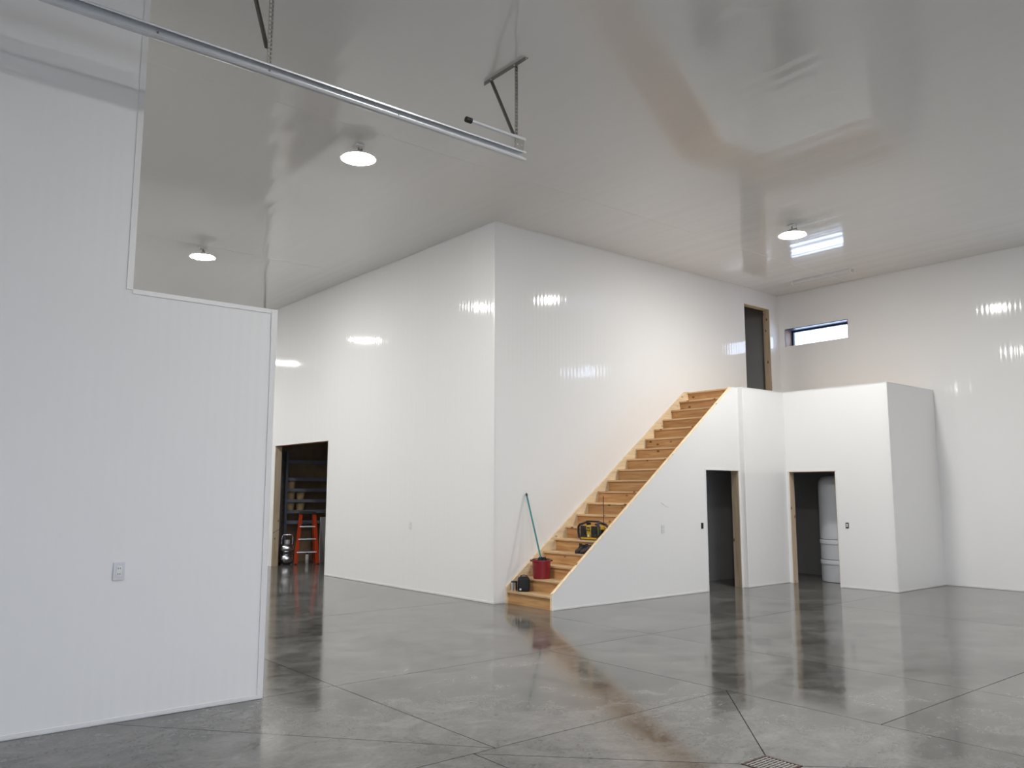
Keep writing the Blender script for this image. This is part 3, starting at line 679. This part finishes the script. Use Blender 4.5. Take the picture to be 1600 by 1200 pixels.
# ------------------------------------------------------------------ tank in the closet
tk = thing('water_tank', 'tall white cylindrical tank standing in the closet', 'tank', (14.62, 8.015, 0))
R = 0.42
bm = bmesh.new()
lathe(bm, [(R-0.03, 0.0), (R-0.004, 0.008), (R, 0.03), (R, 1.76), (R-0.012, 1.84), (R-0.06, 1.91), (R-0.16, 1.955), (0.12, 1.97)], n=64); link('vessel', bm, 'tank', tk, smooth=True)
for z in (0.335, 0.70):
    bm = bmesh.new(); lathe(bm, [(R-0.002, z-0.015), (R+0.012, z-0.012), (R+0.012, z+0.050), (R+0.010, z+0.054), (R-0.002, z+0.060)], n=64, cap=False); link('hoop', bm, 'tank', tk, smooth=True)
    bm = bmesh.new(); lathe(bm, [(R-0.002, z+0.066), (R+0.0035, z+0.067), (R+0.0035, z+0.078), (R-0.002, z+0.079)], n=64, cap=False); link('seam', bm, 'rack', tk, smooth=True)
bm = bmesh.new(); lathe(bm, [(0.12, 1.96), (0.12, 2.02), (0.10, 2.03)], n=32); link('cap', bm, 'white', tk, smooth=True)
bm = bmesh.new()
a0 = math.radians(198)
n = 8
va = []
for i in range(n+1):
    a = a0 + i*0.55/n
    va.append([bm.verts.new(((R+d)*math.cos(a), (R+d)*math.sin(a), z)) for d, z in ((0.002, 0.06), (0.012, 0.06), (0.012, 0.215), (0.002, 0.215))])
for A, B in zip(va, va[1:]):
    for i in range(4): bm.faces.new((A[i], B[i], B[(i+1) % 4], A[(i+1) % 4]))
bm.faces.new(va[0]); bm.faces.new(va[-1][::-1]); link('name_plate', bm, 'white', tk)

# ------------------------------------------------------------------ storage room: rack, ladder, compressor
RX, RY = 8.13, 18.08
rk = thing('storage_rack', 'blue grey steel storage rack inside the dark doorway', 'rack', (RX, RY, 0))
RW, RD, RH = 2.0, 0.34, 2.55
for x in (0, RW):
    for y in (0, RD-0.04): link('post', boxes((x, x+0.06, y, y+0.04, 0, RH)), 'rack', rk)
LV = [0.91, 1.15, 1.40, 1.65, 1.90, 2.31]
for z in LV:
    sh = link('shelf', boxes((0.06, RW, 0.012, RD-0.012, z+0.035, z+0.05)), 'galv_dull', rk)
    for y in (0.002, RD-0.027): link('beam', boxes((0.06, RW, y, y+0.025, z-0.02, z+0.052)), 'rack', sh)
def tub(x, y, z, r, h, label):
    t = thing('storage_tub', label, 'tub', (x, y, z), 0, 'tan tubs on the rack')
    bm = bmesh.new(); lathe(bm, [(r*0.80, 0), (r*0.86, 0.01), (r, h-0.02), (r*1.06, h-0.018), (r*1.06, h)], n=24); link('body', bm, 'tan', t, smooth=True)
    bm = bmesh.new(); lathe(bm, [(r*1.04, h), (r*1.08, h+0.004), (r*1.04, h+0.014), (r*0.3, h+0.016)], n=24); link('lid', bm, 'tan', t, smooth=True)
names = {1.65: 'second highest stocked shelf', 1.40: 'middle stocked shelf', 1.15: 'lowest stocked shelf', 1.90: 'top stocked shelf'}
for z, xs in ((1.65, (0.20,)), (1.40, (0.20, 0.46)), (1.15, (0.20, 0.46))):
    for i, x in enumerate(xs):
        tub(RX+x, RY+0.17, z+0.051, 0.105, 0.155, 'round tan tub on the %s of the rack, %s' % (names[z], 'next to the post' if i == 0 else 'second from the post'))
# step ladder
ld = thing('step_ladder', 'orange fibreglass step ladder in front of the storage rack', 'ladder', (8.53, 17.72, 0), math.radians(-22))
HL = 1.13
def rail(x0, x1, y0, y1):
    bm = bmesh.new(); bar(bm, (x0, y0, 0.0), (x1, y1, HL), 0.078, 0.03, (1, 0.35, 0)); return bm
for s in (-1, 1):
    link('rail', rail(s*0.245, s*0.15, -0.16, -0.03), 'orange', ld)
    link('rear_rail', rail(s*0.22, s*0.14, 0.34, 0.06), 'orange', ld)
    link('foot', boxes((s*0.245-0.03, s*0.245+0.03, -0.205, -0.115, 0.0, 0.025)), 'black', ld)
for z in (0.28, 0.57, 0.85):
    t_ = z/HL; hw = 0.245+(0.15-0.245)*t_; y = -0.16+0.13*t_
    s_ = link('step', boxes((-hw, hw, y-0.04, y+0.05, z-0.022, z)), 'galv', ld)
    if z == 0.85: link('label_plate', boxes((-0.065, 0.065, y-0.043, y-0.0405, z-0.022, z+0.006)), 'label', s_)
link('top_cap', boxes((-0.18, 0.18, -0.09, 0.10, HL-0.01, HL+0.05)), 'black', ld, bevel=0.01)
# compressor
cp = thing('air_compressor', 'shiny twin tank air compressor on the floor left of the ladder', 'compressor', (8.12, 17.86, 0), math.radians(-20))
for z, r in ((0.13, 0.115), (0.36, 0.10)):
    bm = bmesh.new(); tube(bm, [(-0.16, 0, z), (-0.145, 0, z), (-0.11, 0, z), (0.11, 0, z), (0.145, 0, z), (0.16, 0, z)], [r*0.35, r*0.8, r, r, r*0.8, r*0.35], 24); link('air_tank', bm, 'chrome', cp, smooth=True)
link('saddle', boxes((-0.09, 0.09, -0.05, 0.05, 0.235, 0.27)), 'black', cp)
bm = bmesh.new(); lathe(bm, [(0.06, 0.455), (0.065, 0.47), (0.06, 0.54), (0.03, 0.55)], n=20); link('pump_head', bm, 'galv', cp, smooth=True)
bm = bmesh.new(); tube(bm, [(-0.12, 0, 0.44), (-0.12, -0.01, 0.60), (-0.09, -0.015, 0.66), (0.09, -0.015, 0.66), (0.12, -0.01, 0.60), (0.12, 0, 0.44)], 0.014, 10); link('handle', bm, 'chrome', cp, smooth=True)
for x in (-0.1, 0.1): link('foot', boxes((x-0.02, x+0.02, -0.09, 0.09, 0.0, 0.03)), 'black', cp)
# canister and pale panel
cn = thing('canister', 'small white canister on the floor between the ladder legs', 'canister', (8.60, 17.82, 0))
bm = bmesh.new(); lathe(bm, [(0.036, 0), (0.039, 0.004), (0.039, 0.18), (0.030, 0.20), (0.018, 0.205)], n=24); link('body', bm, 'white', cn, smooth=True)
bm = bmesh.new(); lathe(bm, [(0.018, 0.203), (0.018, 0.235), (0.012, 0.238)], n=16); link('cap', bm, 'black', cn, smooth=True)
pb = thing('leaning_panel', 'pale grey panel standing upright right of the ladder', 'panel', (8.98, 17.80, 0))
link('sheet', boxes((-0.08, 0.45, -0.012, 0.012, 0, 1.04)), 'drywall', pb)
link('edge_strip', boxes((-0.09, -0.08, -0.015, 0.015, 0, 1.04)), 'trim', pb)
bm = bmesh.new(); tube(bm, [(XC-0.012, 17.535, 0.72), (XC+0.05, 17.53, 0.76), (XC+0.13, 17.53, 0.80), (8.0, 17.75, 0.93), (8.13, 18.06, 1.0)], 0.004, 6)
tag(link('thin_cable', bm, 'black', smooth=True), 'thin dark cable strung from the doorway to the rack post', 'cable')
